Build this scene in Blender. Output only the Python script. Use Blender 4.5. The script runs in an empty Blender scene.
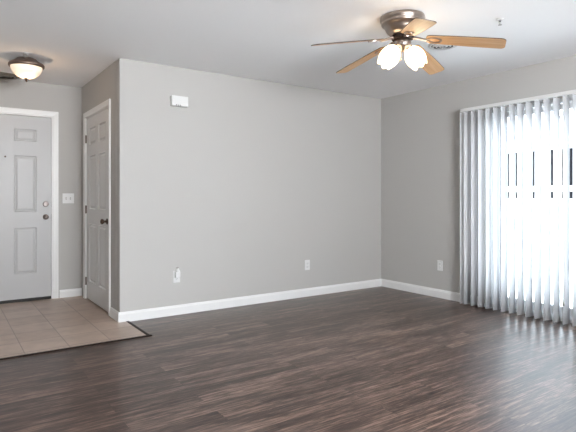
import bpy, bmesh, math, random
from mathutils import Vector, Matrix
random.seed(7)
R = math.radians
PI = math.pi
S = bpy.context.scene
COL = S.collection

# ------------------------------------------------------------------ camera, world, daylight, added fill, exposure
cam_d = bpy.data.cameras.new('camera'); cam = bpy.data.objects.new('camera', cam_d); COL.objects.link(cam)
cam.location = (0, 0, 1.152); cam.rotation_euler = (R(90), 0, R(55.30 - 90))
cam_d.sensor_width = 36; cam_d.lens = 500.2 / 576 * 36; cam_d.shift_y = -(216 - 197.6) / 576
cam_d.clip_start = 0.05; cam_d.clip_end = 300
S.camera = cam

S.view_settings.view_transform = 'Standard'; S.view_settings.look = 'None'
S.view_settings.gamma = 1; S.view_settings.use_curve_mapping = False
S.view_settings.exposure = 0.42

w = bpy.data.worlds.new('overcast_sky'); S.world = w; w.use_nodes = True
bg = w.node_tree.nodes['Background']; bg.inputs[0].default_value = (0.80, 0.895, 1.0, 1); bg.inputs[1].default_value = 11.0

def area(name, loc, rot, sx, sy, energy, color):
    l = bpy.data.lights.new(name, 'AREA'); l.shape = 'RECTANGLE'; l.size = sx; l.size_y = sy
    l.energy = energy; l.color = color
    o = bpy.data.objects.new(name, l); COL.objects.link(o); o.location = loc; o.rotation_euler = rot
    return o
# fill light added behind the camera, tilted up; sky portal at the patio door
area('added_rear_fill', (1.3, -1.72, 1.5), (R(142), 0, 0), 1.6, 1.1, 250, (0.985, 0.99, 1.0))
pl = area('daylight_patio_door', (4.90, 2.2, 1.06), (R(90), 0, R(90)), 1.75, 1.95, 1, (1, 1, 1)); pl.data.cycles.is_portal = True   # guides the sky's light through the door

# ------------------------------------------------------------------ materials
def mat(name, color=(0.8, 0.8, 0.8), rough=0.5, metal=0.0, spec=0.5, emit=None, es=0.0, bump=None, coat=0.0):
    m = bpy.data.materials.new(name); m.use_nodes = True
    nt = m.node_tree; b = nt.nodes['Principled BSDF']
    b.inputs['Base Color'].default_value = (*color, 1); b.inputs['Roughness'].default_value = rough
    b.inputs['Metallic'].default_value = metal; b.inputs['Specular IOR Level'].default_value = spec
    b.inputs['Coat Weight'].default_value = coat
    if emit:
        b.inputs['Emission Color'].default_value = (*emit, 1); b.inputs['Emission Strength'].default_value = es
    if bump:
        sc, st = bump
        tc = nt.nodes.new('ShaderNodeTexCoord'); n = nt.nodes.new('ShaderNodeTexNoise'); n.inputs['Scale'].default_value = sc
        n.inputs['Detail'].default_value = 3
        bp = nt.nodes.new('ShaderNodeBump'); bp.inputs['Strength'].default_value = st; bp.inputs['Distance'].default_value = 0.002
        nt.links.new(tc.outputs['Object'], n.inputs['Vector']); nt.links.new(n.outputs['Fac'], bp.inputs['Height'])
        nt.links.new(bp.outputs['Normal'], b.inputs['Normal'])
    return m

def N(nt, kind, **kw):
    n = nt.nodes.new(kind)
    for k, v in kw.items(): setattr(n, k, v)
    return n

M_WALL = mat('greige_wall_paint', (0.495, 0.484, 0.465), 0.75, spec=0.3, bump=(90, 0.25))
M_CEIL = mat('white_ceiling_paint', (0.92, 0.92, 0.925), 0.85, spec=0.2, bump=(60, 0.3))
M_TRIM = mat('white_gloss_trim', (0.82, 0.82, 0.81), 0.35)
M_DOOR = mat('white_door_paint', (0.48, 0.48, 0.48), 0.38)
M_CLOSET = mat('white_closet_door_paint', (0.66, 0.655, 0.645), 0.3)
M_PLASTIC = mat('white_plastic', (0.74, 0.74, 0.73), 0.4)
M_DARK = mat('dark_slot', (0.03, 0.03, 0.03), 0.6)
M_RUBBER = mat('black_weatherstrip', (0.02, 0.018, 0.016), 0.6)
M_STRIP = mat('dark_bronze_strip', (0.022, 0.014, 0.011), 0.65, spec=0.2)
M_NICKEL = mat('brushed_nickel', (0.36, 0.31, 0.275), 0.33, metal=1.0)
M_KNOB = mat('satin_nickel_knob', (0.27, 0.235, 0.22), 0.45, metal=1.0)
M_EDGE = mat('dark_blade_edge', (0.07, 0.045, 0.03), 0.5)
M_BRONZE = mat('aged_bronze', (0.11, 0.075, 0.06), 0.38, metal=0.9)
M_RING = mat('brushed_bronze_ring', (0.24, 0.175, 0.145), 0.4, metal=0.9)
M_CHROME = mat('chrome', (0.45, 0.45, 0.45), 0.25, metal=1.0)
M_VINYL = mat('white_vinyl_frame', (0.80, 0.81, 0.82), 0.4)
M_VENT = mat('grey_vent_metal', (0.30, 0.29, 0.26), 0.5, metal=0.3)
M_SIDING = mat('pale_siding', (0.80, 0.80, 0.78), 0.8)
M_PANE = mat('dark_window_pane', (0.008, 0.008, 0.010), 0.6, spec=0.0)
M_CONC = mat('pale_concrete', (0.72, 0.72, 0.70), 0.9, bump=(30, 0.3))
M_SNOW = mat('pale_ground', (0.78, 0.78, 0.76), 0.9)
M_BARK = mat('grey_bark', (0.22, 0.20, 0.19), 0.9)

# lamp glass: glowing frosted glass
def lampglass(name, color, strength):
    m = mat(name, (0.95, 0.9, 0.82), 0.4, emit=color, es=strength)
    return m
M_TULIP = lampglass('lit_frosted_glass', (1.0, 0.72, 0.42), 4.5)
M_BOWL = lampglass('lit_alabaster_glass', (1.0, 0.70, 0.42), 0.42)
nt = M_BOWL.node_tree
tc = N(nt, 'ShaderNodeTexCoord'); ns = N(nt, 'ShaderNodeTexNoise'); ns.inputs['Scale'].default_value = 9; ns.inputs['Detail'].default_value = 4; ns.inputs['Distortion'].default_value = 1.2
cr = N(nt, 'ShaderNodeValToRGB'); cr.color_ramp.elements[0].position = .3; cr.color_ramp.elements[0].color = (1.0, .62, .33, 1); cr.color_ramp.elements[1].position = .7; cr.color_ramp.elements[1].color = (1, .82, .58, 1)
nt.links.new(tc.outputs['Object'], ns.inputs['Vector']); nt.links.new(ns.outputs['Fac'], cr.inputs['Fac']); nt.links.new(cr.outputs['Color'], nt.nodes['Principled BSDF'].inputs['Emission Color'])

# clear window glass
M_GLASS = bpy.data.materials.new('clear_glass'); M_GLASS.use_nodes = True
nt = M_GLASS.node_tree; nt.nodes.clear()
o_ = N(nt, 'ShaderNodeOutputMaterial'); mx = N(nt, 'ShaderNodeMixShader'); tr = N(nt, 'ShaderNodeBsdfTransparent'); gl = N(nt, 'ShaderNodeBsdfGlossy'); fr = N(nt, 'ShaderNodeFresnel')
gl.inputs['Roughness'].default_value = 0.02; fr.inputs['IOR'].default_value = 1.45; tr.inputs['Color'].default_value = (0.95, 0.97, 0.97, 1)
nt.links.new(fr.outputs[0], mx.inputs[0]); nt.links.new(tr.outputs[0], mx.inputs[1]); nt.links.new(gl.outputs[0], mx.inputs[2]); nt.links.new(mx.outputs[0], o_.inputs[0])

# translucent PVC vanes
M_VANE = bpy.data.materials.new('white_pvc_vane'); M_VANE.use_nodes = True
nt = M_VANE.node_tree; nt.nodes.clear()
o_ = N(nt, 'ShaderNodeOutputMaterial'); mx = N(nt, 'ShaderNodeMixShader'); df = N(nt, 'ShaderNodeBsdfPrincipled'); tl = N(nt, 'ShaderNodeBsdfTranslucent')
df.inputs['Base Color'].default_value = (0.88, 0.885, 0.90, 1); df.inputs['Roughness'].default_value = 0.45
tl.inputs['Color'].default_value = (0.80, 0.84, 0.90, 1); mx.inputs[0].default_value = 0.17
nt.links.new(df.outputs[0], mx.inputs[1]); nt.links.new(tl.outputs[0], mx.inputs[2]); nt.links.new(mx.outputs[0], o_.inputs[0])

# maple blade wood
M_WOOD = mat('maple_blade', (0.6, 0.42, 0.25), 0.4)
nt = M_WOOD.node_tree; b = nt.nodes['Principled BSDF']
tc = N(nt, 'ShaderNodeTexCoord'); mp = N(nt, 'ShaderNodeMapping'); mp.inputs['Scale'].default_value = (2.5, 45, 20)
ns = N(nt, 'ShaderNodeTexNoise'); ns.inputs['Scale'].default_value = 1; ns.inputs['Detail'].default_value = 5
cr = N(nt, 'ShaderNodeValToRGB'); cr.color_ramp.elements[0].position = .3; cr.color_ramp.elements[0].color = (.52, .28, .12, 1); cr.color_ramp.elements[1].position = .75; cr.color_ramp.elements[1].color = (.66, .43, .24, 1)
nt.links.new(tc.outputs['Object'], mp.inputs['Vector']); nt.links.new(mp.outputs[0], ns.inputs['Vector']); nt.links.new(ns.outputs['Fac'], cr.inputs['Fac']); nt.links.new(cr.outputs['Color'], b.inputs['Base Color'])

# dark vinyl plank floor, boards running along X
M_FLOOR = mat('dark_plank_floor', (0.1, 0.08, 0.07), 0.3, spec=0.42)
nt = M_FLOOR.node_tree; b = nt.nodes['Principled BSDF']; L = nt.links.new
tc = N(nt, 'ShaderNodeTexCoord')
br = N(nt, 'ShaderNodeTexBrick'); br.offset = 0.37; br.offset_frequency = 2
br.inputs['Scale'].default_value = 1; br.inputs['Brick Width'].default_value = 1.22; br.inputs['Row Height'].default_value = 0.152
br.inputs['Mortar Size'].default_value = 0.0012; br.inputs['Mortar Smooth'].default_value = 0.3
br.inputs['Color1'].default_value = (0, 0, 0, 1); br.inputs['Color2'].default_value = (1, 1, 1, 1); br.inputs['Mortar'].default_value = (0.5, 0.5, 0.5, 1)
L(tc.outputs['Object'], br.inputs['Vector'])
sh = N(nt, 'ShaderNodeVectorMath', operation='MULTIPLY_ADD'); sh.inputs[1].default_value = (7.3, 3.1, 0)
L(br.outputs['Color'], sh.inputs[0]); L(tc.outputs['Object'], sh.inputs[2])
def streak(sx, sy, det, dist):
    mp = N(nt, 'ShaderNodeMapping'); mp.inputs['Scale'].default_value = (sx, sy, 1)
    n = N(nt, 'ShaderNodeTexNoise'); n.inputs['Scale'].default_value = 1; n.inputs['Detail'].default_value = det; n.inputs['Distortion'].default_value = dist; n.inputs['Roughness'].default_value = 0.68
    L(sh.outputs[0], mp.inputs['Vector']); L(mp.outputs[0], n.inputs['Vector']); return n
n1 = streak(2.4, 46, 8, 0.6); n2 = streak(8, 105, 5, 0.5); n3 = streak(0.8, 8, 3, 0.3)
def math_(op, a, bb, cc=None):
    m = N(nt, 'ShaderNodeMath', operation=op)
    for i, v in enumerate((a, bb, cc)):
        if v is None: continue
        if isinstance(v, (int, float)): m.inputs[i].default_value = v
        else: L(v, m.inputs[i])
    return m.outputs[0]
f = math_('MULTIPLY', n1.outputs['Fac'], 0.46)
f = math_('MULTIPLY_ADD', n2.outputs['Fac'], 0.42, f)
f = math_('MULTIPLY_ADD', n3.outputs['Fac'], 0.30, f)
f = math_('MULTIPLY_ADD', br.outputs['Color'], 0.05, f)
cr = N(nt, 'ShaderNodeValToRGB'); e = cr.color_ramp.elements
e[0].position = 0.49; e[0].color = (0.008, 0.004, 0.003, 1); e[1].position = 0.74; e[1].color = (0.27, 0.180, 0.138, 1)
k = e.new(0.565); k.color = (0.040, 0.0225, 0.017, 1); k = e.new(0.63); k.color = (0.085, 0.053, 0.042, 1)
L(f, cr.inputs['Fac'])
mm = N(nt, 'ShaderNodeMix', data_type='RGBA'); mm.inputs[7].default_value = (0.02, 0.014, 0.012, 1)
L(br.outputs['Fac'], mm.inputs[0]); L(cr.outputs['Color'], mm.inputs[6]); L(mm.outputs[2], b.inputs['Base Color'])
rr = math_('MULTIPLY_ADD', n1.outputs['Fac'], 0.12, 0.24); L(rr, b.inputs['Roughness'])
bp = N(nt, 'ShaderNodeBump'); bp.inputs['Strength'].default_value = 0.25; bp.inputs['Distance'].default_value = 0.002
L(f, bp.inputs['Height']); L(bp.outputs['Normal'], b.inputs['Normal'])

# beige ceramic tile
M_TILE = mat('beige_ceramic_tile', (0.4, 0.33, 0.28), 0.35)
nt = M_TILE.node_tree; b = nt.nodes['Principled BSDF']; L = nt.links.new
tc = N(nt, 'ShaderNodeTexCoord'); mp = N(nt, 'ShaderNodeMapping'); mp.inputs['Location'].default_value = (-0.503 + 0.307 * 40, -4.46 + 0.307 * 40, 0)
br = N(nt, 'ShaderNodeTexBrick'); br.offset = 0.0
br.inputs['Scale'].default_value = 1; br.inputs['Brick Width'].default_value = 0.307; br.inputs['Row Height'].default_value = 0.307
br.inputs['Mortar Size'].default_value = 0.004; br.inputs['Mortar Smooth'].default_value = 0.4
br.inputs['Color1'].default_value = (0.37, 0.275, 0.215, 1); br.inputs['Color2'].default_value = (0.43, 0.33, 0.265, 1); br.inputs['Mortar'].default_value = (0.22, 0.17, 0.14, 1)
ns = N(nt, 'ShaderNodeTexNoise'); ns.inputs['Scale'].default_value = 7; ns.inputs['Detail'].default_value = 5
mr = N(nt, 'ShaderNodeMapRange'); mr.inputs[1].default_value = .3; mr.inputs[2].default_value = .7; mr.inputs[3].default_value = .86; mr.inputs[4].default_value = 1.12
mu = N(nt, 'ShaderNodeMix', data_type='RGBA', blend_type='MULTIPLY'); mu.inputs[0].default_value = 1
L(tc.outputs['Object'], mp.inputs['Vector']); L(mp.outputs[0], br.inputs['Vector']); L(tc.outputs['Object'], ns.inputs['Vector']); L(ns.outputs['Fac'], mr.inputs[0])
L(br.outputs['Color'], mu.inputs[6]); L(mr.outputs[0], mu.inputs[7]); L(mu.outputs[2], b.inputs['Base Color'])
bp = N(nt, 'ShaderNodeBump'); bp.inputs['Strength'].default_value = 0.5; bp.inputs['Distance'].default_value = 0.003; bp.invert = True
L(br.outputs['Fac'], bp.inputs['Height']); L(bp.outputs['Normal'], b.inputs['Normal'])

# ------------------------------------------------------------------ helpers
def box(bm, x0, x1, y0, y1, z0, z1, mtx=None):
    v = [bm.verts.new((x, y, z)) for x in (x0, x1) for y in (y0, y1) for z in (z0, z1)]
    for a in ((0, 1, 3, 2), (4, 6, 7, 5), (0, 4, 5, 1), (2, 3, 7, 6), (0, 2, 6, 4), (1, 5, 7, 3)):
        bm.faces.new([v[i] for i in a])
    if mtx: bmesh.ops.transform(bm, matrix=mtx, verts=v)
    return v

def obj(name, bm, m, parent=None, bevel=0, smooth=False, seg=2, loc=None):
    bmesh.ops.recalc_face_normals(bm, faces=bm.faces[:])
    me = bpy.data.meshes.new(name); bm.to_mesh(me); bm.free()
    me.materials.append(m)
    if smooth:
        for p in me.polygons: p.use_smooth = True
    o = bpy.data.objects.new(name, me); COL.objects.link(o)
    if parent: o.parent = parent
    if loc: o.location = loc
    if bevel:
        bv = o.modifiers.new('bevel', 'BEVEL'); bv.width = bevel; bv.segments = seg; bv.limit_method = 'ANGLE'; bv.angle_limit = R(40)
    return o

def boxes(name, lst, m, parent=None, bevel=0, seg=2):
    bm = bmesh.new()
    for b_ in lst: box(bm, *b_)
    return obj(name, bm, m, parent, bevel, seg=seg)

def lathe(bm, prof, n=32, mtx=None, cap0=True, cap1=True, close=False):
    """prof: list of (radius, height) about Z"""
    rings = []
    for r, z in prof:
        if r < 1e-6:
            rings.append([bm.verts.new((0, 0, z))])
        else:
            rings.append([bm.verts.new((r * math.cos(2 * PI * i / n), r * math.sin(2 * PI * i / n), z)) for i in range(n)])
    for a, c in zip(rings, rings[1:] + ([rings[0]] if close else [])):
        for i in range(n):
            j = (i + 1) % n
            if len(a) == 1 and len(c) == 1: continue
            if len(a) == 1: bm.faces.new((a[0], c[j], c[i]))
            elif len(c) == 1: bm.faces.new((a[i], a[j], c[0]))
            else: bm.faces.new((a[i], a[j], c[j], c[i]))
    if not close:
        if cap0 and len(rings[0]) > 1: bm.faces.new(rings[0])
        if cap1 and len(rings[-1]) > 1: bm.faces.new(rings[-1])
    vs = [v for r_ in rings for v in r_]
    if mtx: bmesh.ops.transform(bm, matrix=mtx, verts=vs)
    return vs

def tube(bm, pts, r, n=10):
    pts = [Vector(p) for p in pts]
    rings = []
    up = Vector((0, 0, 1))
    for i, p in enumerate(pts):
        d = (pts[min(i + 1, len(pts) - 1)] - pts[max(i - 1, 0)]).normalized()
        a = d.cross(up)
        if a.length < 1e-3: a = d.cross(Vector((1, 0, 0)))
        a.normalize(); c = d.cross(a)
        rad = r[i] if isinstance(r, (list, tuple)) else r
        rings.append([bm.verts.new(p + rad * (math.cos(2 * PI * k_ / n) * a + math.sin(2 * PI * k_ / n) * c)) for k_ in range(n)])
    for a, c in zip(rings, rings[1:]):
        for i in range(n):
            j = (i + 1) % n; bm.faces.new((a[i], a[j], c[j], c[i]))
    bm.faces.new(rings[0]); bm.faces.new(rings[-1])

def tag(o, label=None, cat=None, group=None, kind=None):
    if label: o['label'] = label
    if cat: o['category'] = cat
    if group: o['group'] = group
    if kind: o['kind'] = kind
    return o

def empty(name, loc=(0, 0, 0), rz=0):
    o = bpy.data.objects.new(name, None); COL.objects.link(o); o.location = loc; o.rotation_euler = (0, 0, rz); o.empty_display_size = 0.1
    return o

def copy_tree(o, parent=None):
    c = o.copy(); COL.objects.link(c)
    if parent:
        c.parent = parent
    for ch in [x for x in o.children]: copy_tree(ch, c)
    return c

def struct(o, label, cat): return tag(o, label, cat, kind='structure')

# ------------------------------------------------------------------ room shell
XR, YB, XN, YE, H = 4.714, 4.670, 1.347, 6.188, 2.44
XL, YR = -1.6, -1.6
T = 0.14
struct(boxes('floor', [(XL - T, XR + T, YR - T, YE + T, -0.12, 0)], M_FLOOR), 'dark brown wood-look plank floor of the empty living room', 'floor')
struct(boxes('floor_entry', [(XL, 1.405, 4.09, YE, 0.0005, 0.006)], M_TILE), 'beige square ceramic tile floor in front of the entry door', 'floor')
struct(boxes('ceiling', [(XL - T, XR + T, YR - T, YE + T, H, H + 0.15)], M_CEIL), 'flat white painted ceiling with the fan and sprinklers', 'ceiling')
# sliding door opening in the right wall
DY0, DY1, DZ = 1.27, 3.125, 2.075
struct(boxes('wall_right', [(XR, XR + T, YR - T, DY0, 0, H), (XR, XR + T, DY1, YE, 0, H), (XR, XR + T, DY0, DY1, DZ, H)], M_WALL), 'greige painted right wall with the patio door opening', 'wall')
struct(boxes('wall_back', [(XN, XR, YB, YB + 0.115, 0, H)], M_WALL, bevel=0.006), 'long blank greige wall facing the camera', 'wall')
# closet wall with door opening
CY0, CY1, CZ = 5.005, 5.985, 2.062
struct(boxes('wall_closet', [(XN, XN + 0.115, YB + 0.115, CY0, 0, H), (XN, XN + 0.115, CY1, YE, 0, H), (XN, XN + 0.115, CY0, CY1, CZ, H)], M_WALL), 'short greige wall beside the entry that holds the closet door', 'wall')
EX0, EX1, EZ = 0.085, 1.045, 2.075
struct(boxes('wall_entry', [(XL - T, EX0, YE, YE + T, 0, H), (EX1, XR + T, YE, YE + T, 0, H), (EX0, EX1, YE, YE + T, EZ, H)], M_WALL), 'greige wall holding the white entry door', 'wall')
struct(boxes('wall_left', [(XL - T, XL, YR - T, YE, 0, H)], M_WALL), 'greige wall on the far left outside the picture', 'wall')
RX0, RX1 = 0.4, 2.2  # opening made up so the added rear fill can shine in
struct(boxes('wall_rear', [(XL, RX0, YR - T, YR, 0, H), (RX1, XR, YR - T, YR, 0, H), (RX0, RX1, YR - T, YR, 0, 1.0), (RX0, RX1, YR - T, YR, 2.1, H)], M_WALL), 'greige wall behind the camera with a wide opening added for the fill light', 'wall')

def window(name, along, fixed, a0, a1, z0, z1, label):
    def bb(p0, p1, q0, q1, zz0, zz1):
        return (p0, p1, q0, q1, zz0, zz1) if along == 'x' else (q0, q1, p0, p1, zz0, zz1)
    fr_ = boxes(name, [bb(a0, a0 + .05, fixed - .04, fixed + .02, z0, z1), bb(a1 - .05, a1, fixed - .04, fixed + .02, z0, z1), bb(a0 + .05, a1 - .05, fixed - .04, fixed + .02, z0, z0 + .05),
                       bb(a0 + .05, a1 - .05, fixed - .04, fixed + .02, z1 - .05, z1), bb((a0 + a1) / 2 - .025, (a0 + a1) / 2 + .025, fixed - .04, fixed + .02, z0 + .05, z1 - .05)], M_VINYL, bevel=.003)
    struct(fr_, label, 'window')
    return fr_
window('added_window', 'x', YR - 0.04, RX0, RX1, 1.0, 2.1, 'added white window frame behind the camera, in front of the fill light')  # unseen window, made up to go with the rear fill light

# baseboards: flat board with an eased top
def baseboard(name, p0, p1, inward, label, h=0.095, t=0.014, z=0.0):
    p0 = Vector((*p0, 0)); p1 = Vector((*p1, 0)); n = Vector((*inward, 0))
    prof = [(0, z), (t, z), (t, h - .022), (t * .72, h - .012), (t * .6, h - .004), (t * .35, h), (0, h)]
    bm = bmesh.new()
    a = [bm.verts.new(p0 + n * q + Vector((0, 0, zz))) for q, zz in prof]
    c = [bm.verts.new(p1 + n * q + Vector((0, 0, zz))) for q, zz in prof]
    for i in range(len(prof)):
        j = (i + 1) % len(prof); bm.faces.new((a[i], a[j], c[j], c[i]))
    bm.faces.new(a); bm.faces.new(c)
    return struct(obj(name, bm, M_TRIM), label, 'baseboard')
bt = .014
baseboard('baseboard_back', (XN - bt, YB), (XR, YB), (0, -1), 'white baseboard along the long blank wall')
baseboard('baseboard_right', (XR, YB - bt), (XR, 3.19), (-1, 0), 'white baseboard between the room corner and the vertical blinds')
baseboard('baseboard_right_near', (XR, 1.2), (XR, YR), (-1, 0), 'white baseboard of the right wall beyond the blinds, outside the picture')
baseboard('baseboard_closet', (XN, YB), (XN, 4.942), (-1, 0), 'short white baseboard between the wall corner and the closet door casing', z=.006)
baseboard('baseboard_entry', (XN, YE), (1.108, YE), (0, -1), 'short white baseboard below the light switch in the entry', z=.006)
baseboard('baseboard_left', (XL, YR), (XL, YE), (1, 0), 'white baseboard along the far left wall')
baseboard('baseboard_rear', (XL, YR), (XR, YR), (0, 1), 'white baseboard behind the camera')
baseboard('baseboard_hall', (XL, YE), (0.022, YE), (0, -1), 'white baseboard on the entry wall left of the entry door', z=.006)

# floor transition strips round the tile
tag(boxes('transition_strip', [(XL, 1.442, 4.066, 4.092, 0.0, 0.009)], M_STRIP, bevel=.003), 'dark floor strip along the front edge of the beige tile', 'floor strip', kind='structure')
tag(boxes('transition_strip', [(1.403, 1.429, 4.0925, YB - bt, 0.0, 0.009)], M_STRIP, bevel=.003), 'short dark floor strip from the wall baseboard to the tile corner', 'floor strip', kind='structure')

# ------------------------------------------------------------------ doors
def panel_door(name, width, height, thick, cols, rows, m, deep=1.0):
    """slab in local X (0..width), front face looks towards -Y at y=0, z from 0"""
    xs = sorted({0, width, *[v for c in cols for v in c]}); zs = sorted({0, height, *[v for r_ in rows for v in r_]})
    bm = bmesh.new()
    g = [[bm.verts.new((x, 0, z)) for z in zs] for x in xs]
    pan = []
    for i in range(len(xs) - 1):
        for j in range(len(zs) - 1):
            fc = bm.faces.new((g[i][j], g[i + 1][j], g[i + 1][j + 1], g[i][j + 1]))
            cx, cz = (xs[i] + xs[i + 1]) / 2, (zs[j] + zs[j + 1]) / 2
            if any(a < cx < b_ for a, b_ in cols) and any(a < cz < b_ for a, b_ in rows): pan.append(fc)
    bound = [e_ for e_ in bm.edges if e_.is_boundary]
    ret = bmesh.ops.extrude_edge_only(bm, edges=bound)
    nv = [v for v in ret['geom'] if isinstance(v, bmesh.types.BMVert)]
    bmesh.ops.translate(bm, vec=(0, thick, 0), verts=nv)
    be = [e_ for e_ in ret['geom'] if isinstance(e_, bmesh.types.BMEdge) and e_.is_boundary]
    bmesh.ops.contextual_create(bm, geom=be)
    bm.normal_update()
    for th, dep in ((0.004, 0.002), (0.010, -0.012), (0.012, 0.0), (0.026, 0.009)):
        for fc in pan: fc.normal_update()
        # push along world -Y (out of the face) or +Y (into it)
        bmesh.ops.inset_individual(bm, faces=pan, thickness=th, depth=0)
        for fc in pan:
            for v in fc.verts: v.co.y -= dep * deep
    return obj(name, bm, m)

def casing(name, w0, w1, top, wd, thick, place, label, z0=.006):
    """three-sided casing in local X/Z, thickness to -Y"""
    bm = bmesh.new()
    prof = [(0, 0), (0, -thick * .55), (wd * .12, -thick * .7), (wd * .3, -thick * .75), (wd * .7, -thick), (wd, -thick), (wd, 0)]  # inner -> outer
    rings = []
    for q, y in prof:
        rings.append([bm.verts.new(p) for p in ((w0 - q, y, z0), (w0 - q, y, top + q), (w1 + q, y, top + q), (w1 + q, y, z0))])
    for a, c in zip(rings, rings[1:] + [rings[0]]):
        for i in range(3): bm.faces.new((a[i], a[i + 1], c[i + 1], c[i]))
    bm.faces.new([r_[0] for r_ in rings]); bm.faces.new([r_[3] for r_ in rings])
    bmesh.ops.transform(bm, matrix=place, verts=bm.verts[:])
    return struct(obj(name, bm, M_TRIM), label, 'door casing')

def knob(bm, mtx, r=.026, rose=.031, stem=.03):
    lathe(bm, [(rose, 0), (rose, .006), (rose * .8, .010), (.012, .012), (.011, stem), (r * .75, stem + .006), (r, stem + .018), (r * .95, stem + .028), (r * .6, stem + .036), (0, stem + .038)], 24, mtx)

# entry door (door_1)
DX0 = 0.108; DW = 0.916
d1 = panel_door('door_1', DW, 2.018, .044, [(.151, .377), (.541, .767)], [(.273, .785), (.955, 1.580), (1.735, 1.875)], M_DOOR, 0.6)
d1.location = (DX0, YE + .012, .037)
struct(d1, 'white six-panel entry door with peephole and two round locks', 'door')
mo = Matrix.Rotation(R(90), 4, 'X')   # lathe Z -> -Y
bm = bmesh.new(); knob(bm, Matrix.Translation((.858, 0, .897)) @ mo); o = obj('door_knob', bm, M_KNOB, d1, smooth=True); tag(o, 'round nickel knob')
bm = bmesh.new(); lathe(bm, [(.031, 0), (.031, .010), (.026, .017), (.016, .018), (.015, .026), (0, .027)], 24, Matrix.Translation((.858, 0, 1.043)) @ mo)
box(bm, -.004, .004, -.034, -.026, -.016, .016, Matrix.Translation((.858, 0, 1.043)))
tag(obj('deadbolt', bm, M_KNOB, d1, smooth=False), 'round nickel deadbolt')
bm = bmesh.new(); lathe(bm, [(.010, 0), (.010, .004), (.006, .005), (.005, .002), (0, .002)], 16, Matrix.Translation((.458, 0, 1.56)) @ mo); tag(obj('peephole', bm, M_BRONZE, d1), 'small dark peephole')
boxes('weatherstrip', [(-.0, DW, .004, .04, -.030, -.0005)], M_RUBBER, d1)
boxes('strike_edge', [(DW - .002, DW + .008, .002, .03, .85, .93), (DW - .002, DW + .008, .002, .03, 1.01, 1.07)], M_STRIP, d1)
# jamb + stop + threshold
struct(boxes('trim_3', [(EX0, EX0 + .020, YE, YE + T - .002, .006, EZ - .0), (EX1 - .0195, EX1, YE, YE + T - .002, .006, EZ), (EX0 + .02, EX1 - .0195, YE, YE + T - .002, EZ - .0175, EZ)], M_TRIM), 'white jamb framing the entry door', 'door jamb')
struct(boxes('trim_4', [(EX0 + .02, EX1 - .0195, YE + .0, YE + T, .0, .0065), (EX0 + .02, EX1 - .0195, YE + .058, YE + T, .0065, .036), (EX0+.02, EX0+.032, YE + .058, YE + T, .036, EZ - .018), (EX1 - .032, EX1-.0195, YE + .058, YE + T, .036, EZ-.018), (EX0 + .032, EX1 - .032, YE + .058, YE + T, EZ - .04, EZ-.018)], M_RUBBER), 'dark threshold and seal under and around the entry door', 'threshold')
casing('trim_1', EX0 + .008, EX1 - .008, EZ - .006, .058, .016, Matrix.Translation((0, YE, 0)), 'white casing around the entry door')

# closet door (door_2): local X runs towards -Y world, local -Y faces -X world
CW = .93
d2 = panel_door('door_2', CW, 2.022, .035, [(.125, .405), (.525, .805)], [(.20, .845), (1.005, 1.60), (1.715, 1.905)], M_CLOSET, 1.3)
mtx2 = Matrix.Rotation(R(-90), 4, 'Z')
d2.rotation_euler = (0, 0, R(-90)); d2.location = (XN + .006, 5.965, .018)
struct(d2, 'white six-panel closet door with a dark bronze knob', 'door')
bm = bmesh.new(); knob(bm, Matrix.Translation((.862, 0, .897)) @ mo, .027, .03); tag(obj('door_knob', bm, M_BRONZE, d2, smooth=True), 'dark bronze knob')
for z in (.19, 1.0, 1.795):
    bm = bmesh.new(); lathe(bm, [(.006, -.045), (.006, .045)], 10, Matrix.Translation((-.006, -.008, z))); box(bm, -.012, -.002, -.006, .002, z - .044, z + .044)
    tag(obj('hinge', bm, M_BRONZE, d2), 'dark bronze hinge')
struct(boxes('trim_5', [(XN, XN + .113, CY0, CY0 + .025, .006, CZ), (XN, XN + .113, CY1 - .014, CY1, .006, CZ), (XN, XN + .113, CY0 + .025, CY1 - .014, CZ - .018, CZ)], M_TRIM), 'white jamb framing the closet door', 'door jamb')
casing('trim_2', -CY1 + .006, -CY0 - .012, CZ - .008, .056, .016, Matrix.Translation((XN, 0, 0)) @ Matrix.Rotation(R(-90), 4, 'Z'), 'white casing around the closet door')
struct(boxes('trim_6', [(XN + .045, XN + .113, CY0 + .025, CY1 - .014, 0.0, .016)], M_RUBBER), 'dark gap strip under the closet door', 'threshold')

# sliding patio door (door_3)
d3 = empty('door_3', (XR + .02, DY0, 0)); struct(d3, 'white sliding glass patio door behind the vertical blinds', 'door')
W3 = DY1 - DY0
def b3(name, l, m, par=d3, bevel=.003): return boxes(name, l, m, par, bevel)
b3('door_frame', [(0, .12, 0, .035, 0.001, DZ), (0, .12, W3 - .035, W3, 0.001, DZ), (0, .12, .035, W3 - .035, DZ - .035, DZ), (0, .12, .035, W3 - .035, .001, .03),
                  (.01, .02, .035, W3 - .035, .03, .042), (.055, .065, .035, W3 - .035, .03, .042), (.10, .11, .035, W3 - .035, .03, .042)], M_VINYL)
def panel(name, y0, y1, x0, x1):
    st = .062
    p_ = b3(name, [(x0, x1, y0, y0 + st, .043, DZ - .04), (x0, x1, y1 - st, y1, .043, DZ - .04), (x0, x1, y0 + st, y1 - st, .043, .125), (x0, x1, y0 + st, y1 - st, DZ - .095, DZ - .04)], M_VINYL)
    xm = (x0 + x1) / 2
    boxes('glass', [(xm - .003, xm + .003, y0 + st, y1 - st, .125, DZ - .095)], M_GLASS, p_)
    return p_
mid = W3 / 2
p_a = panel('fixed_panel', mid - .035, W3 - .036, .066, .098)
p_b = panel('sliding_panel', .036, mid + .035, .022, .054)
bm = bmesh.new(); tube(bm, [(.022, .068, .92), (-.012, .068, .93), (-.018, .068, 1.0), (-.012, .068, 1.09), (.022, .068, 1.1)], .008)
obj('handle', bm, M_VINYL, p_b, smooth=True)

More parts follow.
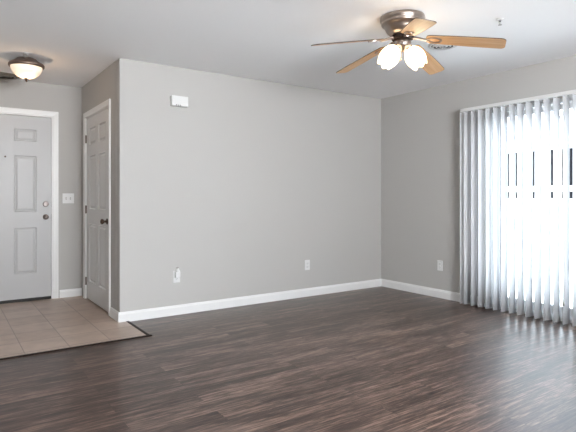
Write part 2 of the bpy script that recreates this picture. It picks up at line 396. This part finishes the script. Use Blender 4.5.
# ------------------------------------------------------------------ vertical blind
BX = 4.618
vb = empty('vertical_blind', (BX, 3.38, 2.10)); tag(vb, 'white vertical blind with long curved vanes hanging over the patio door', 'blind')
Y_END = 1.10 - 3.38
boxes('headrail', [(-.022, .022, Y_END, 0, -.026, .006)], M_PLASTIC, vb, bevel=.003)
for y in (-.12, -1.1, Y_END + .12):
    boxes('bracket', [(.018, XR - BX - .0005, y - .015, y + .015, -.004, .0075), (XR - BX - .004, XR - BX - .0005, y - .015, y + .015, -.03, -.004)], M_PLASTIC, vb)
def vane_mesh():
    bm = bmesh.new(); n = 8; wv = .089; Lh = 2.052
    sec = []
    for i in range(n + 1):
        t = i / n * 2 - 1
        sec.append((t * wv / 2, .006 * (1 - t * t)))
    rows = []
    for z in (0, -.5, -1.0, -1.5, -Lh):
        rows.append([bm.verts.new((a, c, z)) for a, c in sec])
    for a, c in zip(rows, rows[1:]):
        for i in range(n): bm.faces.new((a[i], a[i + 1], c[i + 1], c[i]))
    return bm
first = None
PH = 78
ks = [(3.355, PH)] + [(3.308 - .0862 * k_, PH) for k_ in range(26)]
for i, (y, ph) in enumerate(ks):
    ph += random.uniform(-2.5, 2.5)
    if first is None:
        first = obj('vane', vane_mesh(), M_VANE, vb, smooth=True); sd = first.modifiers.new('thickness', 'SOLIDIFY'); sd.thickness = .0012; v_ = first
        bm = bmesh.new(); box(bm, -.006, .006, -.002, .004, -.002, .014); obj('vane_clip', bm, M_PLASTIC, first)
        bm = bmesh.new(); box(bm, -.040, .040, .0065, .008, -2.046, -2.018); obj('vane_weight', bm, M_PLASTIC, first)
    else:
        v_ = copy_tree(first, vb)
    v_.location = (0, y - 3.38, -.036)
    v_.rotation_euler = (0, 0, -R(90 - ph))
# wand and control chain with its clip near the right-hand edge of the picture
bm = bmesh.new(); cy_ = 2.29 - 3.38
tube(bm, [(-.035, cy_, -.02), (-.040, cy_, -.9), (-.040, cy_, -1.86), (-.040, cy_ - .006, -1.885), (-.040, cy_ - .02, -1.885), (-.040, cy_ - .026, -1.86), (-.036, cy_ - .026, -.9), (-.035, cy_ - .026, -.02)], .0022, 6)
obj('control_cord', bm, M_PLASTIC, vb)
bm = bmesh.new(); lathe(bm, [(.0, -.02), (.008, -.018), (.010, 0), (.006, .02), (0, .022)], 12, Matrix.Translation((-.040, cy_ - .013, -1.90))); tag(obj('cord_weight', bm, M_VENT, vb, smooth=True), 'small grey cord weight')

# ------------------------------------------------------------------ outside
struct(boxes('ground', [(XR + T + 1.9, 60, -40, 60, -.35, -.12)], M_SNOW), 'pale overexposed ground beyond the patio', 'ground')
struct(boxes('patio_slab', [(XR + T + .0005, XR + T + 1.9, -1.5, 6.0, -.35, -.03)], M_CONC), 'pale concrete patio slab outside the sliding door', 'patio')
gb = empty('garage_building', (15, 8, -.12)); tag(gb, 'low pale building with a row of dark windows seen between the blind vanes', 'building')
G0 = -9.0; G1 = 9.0
wl = [(0, .25, G0, G1, 0, 1.24), (0, .25, G0, G1, 1.46, 1.62), (0, .25, G0, G1, 2.72, 3.0), (.25, 6, G0, G1, 0, 3.0)]
yy = G0; wins = []
while yy < G1 - .01:
    wl += [(0, .25, yy, yy + .30, 1.24, 1.46), (0, .25, yy, yy + .30, 1.62, 2.72)]
    wins.append(yy + .30); yy += 1.5
boxes('wall', wl, M_SIDING, gb)
boxes('roof', [(-.3, 6.3, G0 - .3, G1 + .3, 3.0, 3.12)], M_SIDING, gb)
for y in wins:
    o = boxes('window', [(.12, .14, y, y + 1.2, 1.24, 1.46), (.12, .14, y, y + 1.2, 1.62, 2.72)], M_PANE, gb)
    boxes('window_bar', [(.07, .11, y + q - .02, y + q + .02, 1.24, 2.72) for q in (.4, .8)], M_SIDING, o)
def tree(loc, hh, seed, label):
    rnd = random.Random(seed); bm = bmesh.new()
    def branch(p, d, l, r_, dep):
        q = p + d * l; tube(bm, [p, p + d * l * .5 + Vector((rnd.uniform(-.05, .05), rnd.uniform(-.05, .05), 0)) * l, q], [r_, r_ * .85, r_ * .65], 6)
        if dep:
            for _ in range(3):
                nd = (d + Vector((rnd.uniform(-.8, .8), rnd.uniform(-.8, .8), rnd.uniform(-.1, .5)))).normalized(); branch(q, nd, l * rnd.uniform(.55, .8), r_ * .6, dep - 1)
    branch(Vector((0, 0, 0)), Vector((0, 0, 1)), hh * .35, hh * .022, 4)
    o = obj('bare_tree', bm, M_BARK, loc=loc); tag(o, label, 'tree')
tree((24, 12, -.12), 8.5, 3, 'bare grey tree behind the pale building, seen through the blinds')

# ------------------------------------------------------------------ ceiling fan
FC = Vector((2.70, 2.465, H))
fan = empty('ceiling_fan', FC); tag(fan, 'brushed nickel ceiling fan with five maple blades and lit tulip shades', 'ceiling fan')
bm = bmesh.new(); lathe(bm, [(.135, 0), (.153, -.004), (.158, -.018), (.156, -.034), (.146, -.042), (.150, -.048), (.149, -.058), (.138, -.066), (.128, -.072), (.122, -.088), (.112, -.108), (.095, -.124), (.070, -.134), (.0, -.136)], 48)
obj('motor_housing', bm, M_NICKEL, fan, smooth=True)
bm = bmesh.new(); lathe(bm, [(.0, -.134), (.072, -.1345), (.078, -.142), (.078, -.158), (.070, -.166), (0, -.167)], 40); tag(obj('flywheel', bm, M_STRIP, fan, smooth=False), 'dark flywheel')
bm = bmesh.new(); lathe(bm, [(.0, -.166), (.050, -.1665), (.058, -.172), (.058, -.212), (.050, -.220), (.030, -.226), (.026, -.240), (.012, -.250), (.0, -.252)], 36)
obj('switch_housing', bm, M_NICKEL, fan, smooth=True)
def blade_bm():
    bm = bmesh.new(); r0, r1 = .185, .685
    pts = []
    def wd(r_):
        t = (r_ - r0) / (r1 - r0); return .052 + .014 * math.sin(min(1, t * 1.3) * PI / 2)
    n = 14; rs = [r0 + (r1 - .03 - r0) * i / n for i in range(n + 1)]
    out = [(r_, wd(r_)) for r_ in rs]
    for a in (20, 40, 60, 80): out.append((r1 - .03 + .03 * math.sin(R(a)), wd(r1) - .03 + .03 * math.cos(R(a))))
    out.append((r1, wd(r1) - .03))
    inn = [(r0 - .022 + .022 * (1 - math.cos(R(a))), .052 * math.sin(R(a))) for a in (20, 45, 70)]
    top = inn + out; poly = top + [(x, -y) for x, y in reversed(top)]
    lo = [bm.verts.new((x, y, -.003)) for x, y in poly]; up = [bm.verts.new((x, y, .003)) for x, y in poly]
    bm.faces.new(lo); bm.faces.new(up)
    for i in range(len(poly)):
        j = (i + 1) % len(poly); bm.faces.new((lo[i], lo[j], up[j], up[i])).material_index = 1
    return bm
def iron_bm():
    bm = bmesh.new()
    tube(bm, [(.070, 0, .004), (.11, 0, .002), (.145, 0, -.005), (.175, 0, -.007)], [.011, .009, .009, .011], 8)
    # oval ring plate under the blade root
    nn = 28; ring = []
    for rad, z in ((1.0, -.0035), (1.0, -.009), (.76, -.009), (.76, -.0035)):
        ring.append([bm.verts.new((.222 + .052 * rad * math.cos(2 * PI * i / nn), .034 * rad * math.sin(2 * PI * i / nn), z)) for i in range(nn)])
    for a, c in zip(ring, ring[1:] + [ring[0]]):
        for i in range(nn):
            j = (i + 1) % nn; bm.faces.new((a[i], a[j], c[j], c[i]))
    for x, y in ((.185, 0), (.262, .012), (.262, -.012)): lathe(bm, [(.005, -.013), (.005, -.004)], 8, Matrix.Translation((x, y, 0)))
    return bm
for i in range(5):
    az = R(162 + 72 * i)
    if i == 0:
        bl = obj('blade', blade_bm(), M_WOOD, fan); bl.data.materials.append(M_EDGE); ir = obj('blade_iron', iron_bm(), M_NICKEL, bl)
    else:
        bl = copy_tree(bl0, fan)
    if i == 0: bl0 = bl
    # root height -.145, drooping 10 degrees, pitched 12 degrees
    mloc = Matrix.Translation((0, 0, -.148)) @ Matrix.Rotation(az, 4, 'Z') @ Matrix.Rotation(R(9.5), 4, 'Y') @ Matrix.Rotation(R(-12), 4, 'X')
    bl.matrix_local = mloc
# light kit
def shade_bm():
    bm = bmesh.new()
    prof = [(.024, 0), (.040, .010), (.060, .030), (.074, .058), (.079, .088), (.074, .116), (.062, .142), (.052, .160)]
    n = 36
    rings = []
    for k_, (r_, z) in enumerate(prof):
        amp = .007 * max(0, (z - .08) / .07); rw = []
        for i in range(n):
            a = 2 * PI * i / n
            rr_ = r_ * .90 * (1 + .035 * (k_ > 1) * math.cos(5 * a)); rw.append(bm.verts.new((rr_ * math.cos(a), rr_ * math.sin(a), z + amp * math.cos(5 * a))))
        rings.append(rw)
    for a, c in zip(rings, rings[1:]):
        for i in range(n):
            j = (i + 1) % n; bm.faces.new((a[i], a[j], c[j], c[i]))
    return bm
sh0 = None
for i, az in enumerate((150, -22)):
    az = R(az)
    if sh0 is None:
        fit = bmesh.new(); lathe(fit, [(.0, -.018), (.018, -.016), (.030, -.006), (.030, .006), (.022, .008), (.0, .009)], 24)
        arm = obj('shade_holder', fit, M_NICKEL, fan, smooth=True)
        s_ = obj('lamp_shade', shade_bm(), M_TULIP, arm, smooth=True); s_.modifiers.new('thickness', 'SOLIDIFY').thickness = .003
        sh0 = arm
    else: arm = copy_tree(sh0, fan)
    arm.matrix_local = Matrix.Translation((.046 * math.cos(az), .046 * math.sin(az), -.216)) @ Matrix.Rotation(az, 4, 'Z') @ Matrix.Rotation(R(144), 4, 'Y')
bm = bmesh.new()
for q, a in ((.02, 100), (.02, 200)):
    x, y = q * math.cos(R(a)), q * math.sin(R(a)); tube(bm, [(x, y, -.238), (x, y, -.30)], .0012, 6); lathe(bm, [(0, -.315), (.004, -.312), (.004, -.302), (0, -.298)], 8, Matrix.Translation((x, y, 0)))
obj('pull_chain', bm, M_NICKEL, fan)

# ------------------------------------------------------------------ entry ceiling light
el = empty('ceiling_light', (.645, 5.18, H)); tag(el, 'flush ceiling light with a bronze ring and lit alabaster bowl in the entry', 'ceiling light')
bm = bmesh.new(); lathe(bm, [(.055, 0), (.08, -.006), (.112, -.034), (.144, -.050), (.151, -.060), (.151, -.076), (.143, -.086), (.134, -.083), (.126, -.065), (.0, -.058)], 48); obj('ring_pan', bm, M_RING, el, smooth=True)
bm = bmesh.new(); prof = [(.134, -.076)] + [(.134 * math.cos(R(a)), -.076 - .112 * math.sin(R(a))) for a in range(8, 90, 8)] + [(.004, -.1885)]
lathe(bm, prof, 48, cap0=False, cap1=True); obj('glass_bowl', bm, M_BOWL, el, smooth=True)
bm = bmesh.new(); lathe(bm, [(.0, -.186), (.020, -.188), (.018, -.194), (.008, -.200), (.011, -.208), (.006, -.216), (0, -.222)], 20); obj('finial', bm, M_BRONZE, el, smooth=True)

bl_ = bpy.data.lights.new('entry_bulb', 'POINT'); bl_.energy = 1.6; bl_.color = (1, .66, .38); bl_.shadow_soft_size = 0
bo = bpy.data.objects.new('entry_bulb', bl_); COL.objects.link(bo); bo.location = (0, 0, -.27); bo.parent = el

# ------------------------------------------------------------------ ceiling vents
def vent(name, x, y, r, label, m):
    v = empty(name, (x, y, H)); tag(v, label, 'ceiling vent')
    bm = bmesh.new(); lathe(bm, [(r, -.0005), (r, -.004), (r * .96, -.009), (r * .84, -.012), (r * .82, -.010), (r * .82, -.0005)], 40, close=True); obj('vent_frame', bm, m, v, smooth=True)
    bm = bmesh.new(); lathe(bm, [(r * .82, -.0005), (r * .82, -.003), (0, -.003)], 40, cap0=False); obj('vent_shade_disc', bm, M_DARK, v)  # flat dark disc, colour stands in for the shade inside the vent
    for q in (.64, .42, .20):
        bm = bmesh.new(); lathe(bm, [(r * q, -.020), (r * (q + .11), -.011), (r * (q + .105), -.0095), (r * (q - .01), -.0185)], 32, close=True); obj('louvre_ring', bm, m, v, smooth=True)
    bm = bmesh.new()
    box(bm, -r * .82, r * .82, -.002, .002, -.010, -.004, Matrix.Rotation(R(45), 4, 'Z'))
    obj('spoke', bm, m, v)
vent('ceiling_vent', 3.482, 2.724, .125, 'round white ceiling vent behind a fan blade', M_PLASTIC)
vent('ceiling_vent', .541, 6.035, .145, 'round grey metal ceiling vent near the entry door wall', M_VENT)

# ------------------------------------------------------------------ sprinklers
def sprinkler(loc, label):
    s_ = empty('fire_sprinkler', loc); tag(s_, label, 'fire sprinkler')
    bm = bmesh.new(); lathe(bm, [(.026, -.0005), (.026, -.003), (.020, -.007), (.012, -.008), (0, -.008)], 28); obj('escutcheon', bm, M_PLASTIC, s_, smooth=True)
    bm = bmesh.new(); lathe(bm, [(.010, -.008), (.010, -.018), (.006, -.020), (0, -.020)], 14)
    tube(bm, [(.008, 0, -.018), (.011, 0, -.028), (.003, 0, -.042)], .0022, 6); tube(bm, [(-.008, 0, -.018), (-.011, 0, -.028), (-.003, 0, -.042)], .0022, 6)
    obj('sprinkler_body', bm, M_CHROME, s_)
    bm = bmesh.new(); lathe(bm, [(0, -.040), (.013, -.042), (.013, -.044), (0, -.045)], 16); obj('deflector', bm, M_VENT, s_)
sprinkler((3.31, 2.095, H), 'small ceiling sprinkler head right of the fan')
sprinkler((.618, 4.99, H), 'small ceiling sprinkler head just in front of the entry bowl light')

# ------------------------------------------------------------------ wall fittings
def outlet(loc, rz, label, group='wall outlets'):
    o = empty('wall_outlet', loc, rz); tag(o, label, 'outlet', group)
    bm = bmesh.new(); box(bm, -.036, .036, -.0055, 0, -.0585, .0585); obj('cover_plate', bm, M_PLASTIC, o, bevel=.0025)
    for z in (.0195, -.0195):
        bm = bmesh.new(); lathe(bm, [(.0165, 0), (.0165, .0025), (0, .0025)], 24, Matrix.Translation((0, -.0055, z)) @ mo)
        r_ = obj('receptacle', bm, M_PLASTIC, o)
        boxes('slot', [(-.008, -.0055, -.0085, -.0079, z - .002, z + .008), (.0055, .008, -.0085, -.0079, z - .002, z + .008), (-.002, .002, -.0085, -.0079, z - .011, z - .006)], M_DARK, r_)
    return o
outlet((3.505, YB, .366), 0, 'white wall outlet on the long wall nearer the room corner')
outlet((XR, 3.733, .370), R(-90), 'white wall outlet on the right wall left of the blinds')
outlet((1.900, YB, .375), 0, 'white wall outlet behind the plug-in device on the long wall')
pd = empty('plug_in_device', (1.900, YB - .0085, .405)); tag(pd, 'white plug-in air freshener in the outlet nearest the entry', 'air freshener')
bm = bmesh.new(); box(bm, -.026, .026, -.034, -.0005, -.035, .022); obj('plug_body', bm, M_PLASTIC, pd, bevel=.008, seg=3)
bm = bmesh.new(); lathe(bm, [(.019, .020), (.019, .036), (.012, .044), (.012, .058), (0, .058)], 20, Matrix.Translation((0, -.020, 0))); obj('scent_bottle', bm, M_PLASTIC, pd, smooth=False)
bm = bmesh.new(); lathe(bm, [(.013, .058), (.013, .064), (0, .064)], 20, Matrix.Translation((0, -.020, 0))); tag(obj('cap', bm, M_VENT, pd), 'grey cap')

sw = empty('light_switch', (1.2, YE, 1.142)); tag(sw, 'white light switch plate beside the entry door', 'light switch')
bm = bmesh.new(); box(bm, -.062, .062, -.006, 0, -.058, .058); obj('cover_plate', bm, M_PLASTIC, sw, bevel=.002)
for x in (-.023, .023):
    boxes('toggle_slot', [(x - .005, x + .005, -.0068, -.006, -.012, .012)], M_VENT, sw)
    bm = bmesh.new(); box(bm, x - .004, x + .004, -.018, -.006, -.003, .004); obj('toggle', bm, M_PLASTIC, sw, bevel=.001)

ch = empty('door_chime', (1.915, YB, 2.094)); tag(ch, 'white door chime box high on the long wall', 'door chime')
bm = bmesh.new(); box(bm, -.085, .085, -.058, 0, -.050, .050); obj('chime_cover', bm, M_PLASTIC, ch, bevel=.005)
boxes('sound_slot', [(-.045 + .020 * i, -.033 + .020 * i, -.0588, -.0578, -.046, -.037) for i in range(3)], M_DARK, ch)
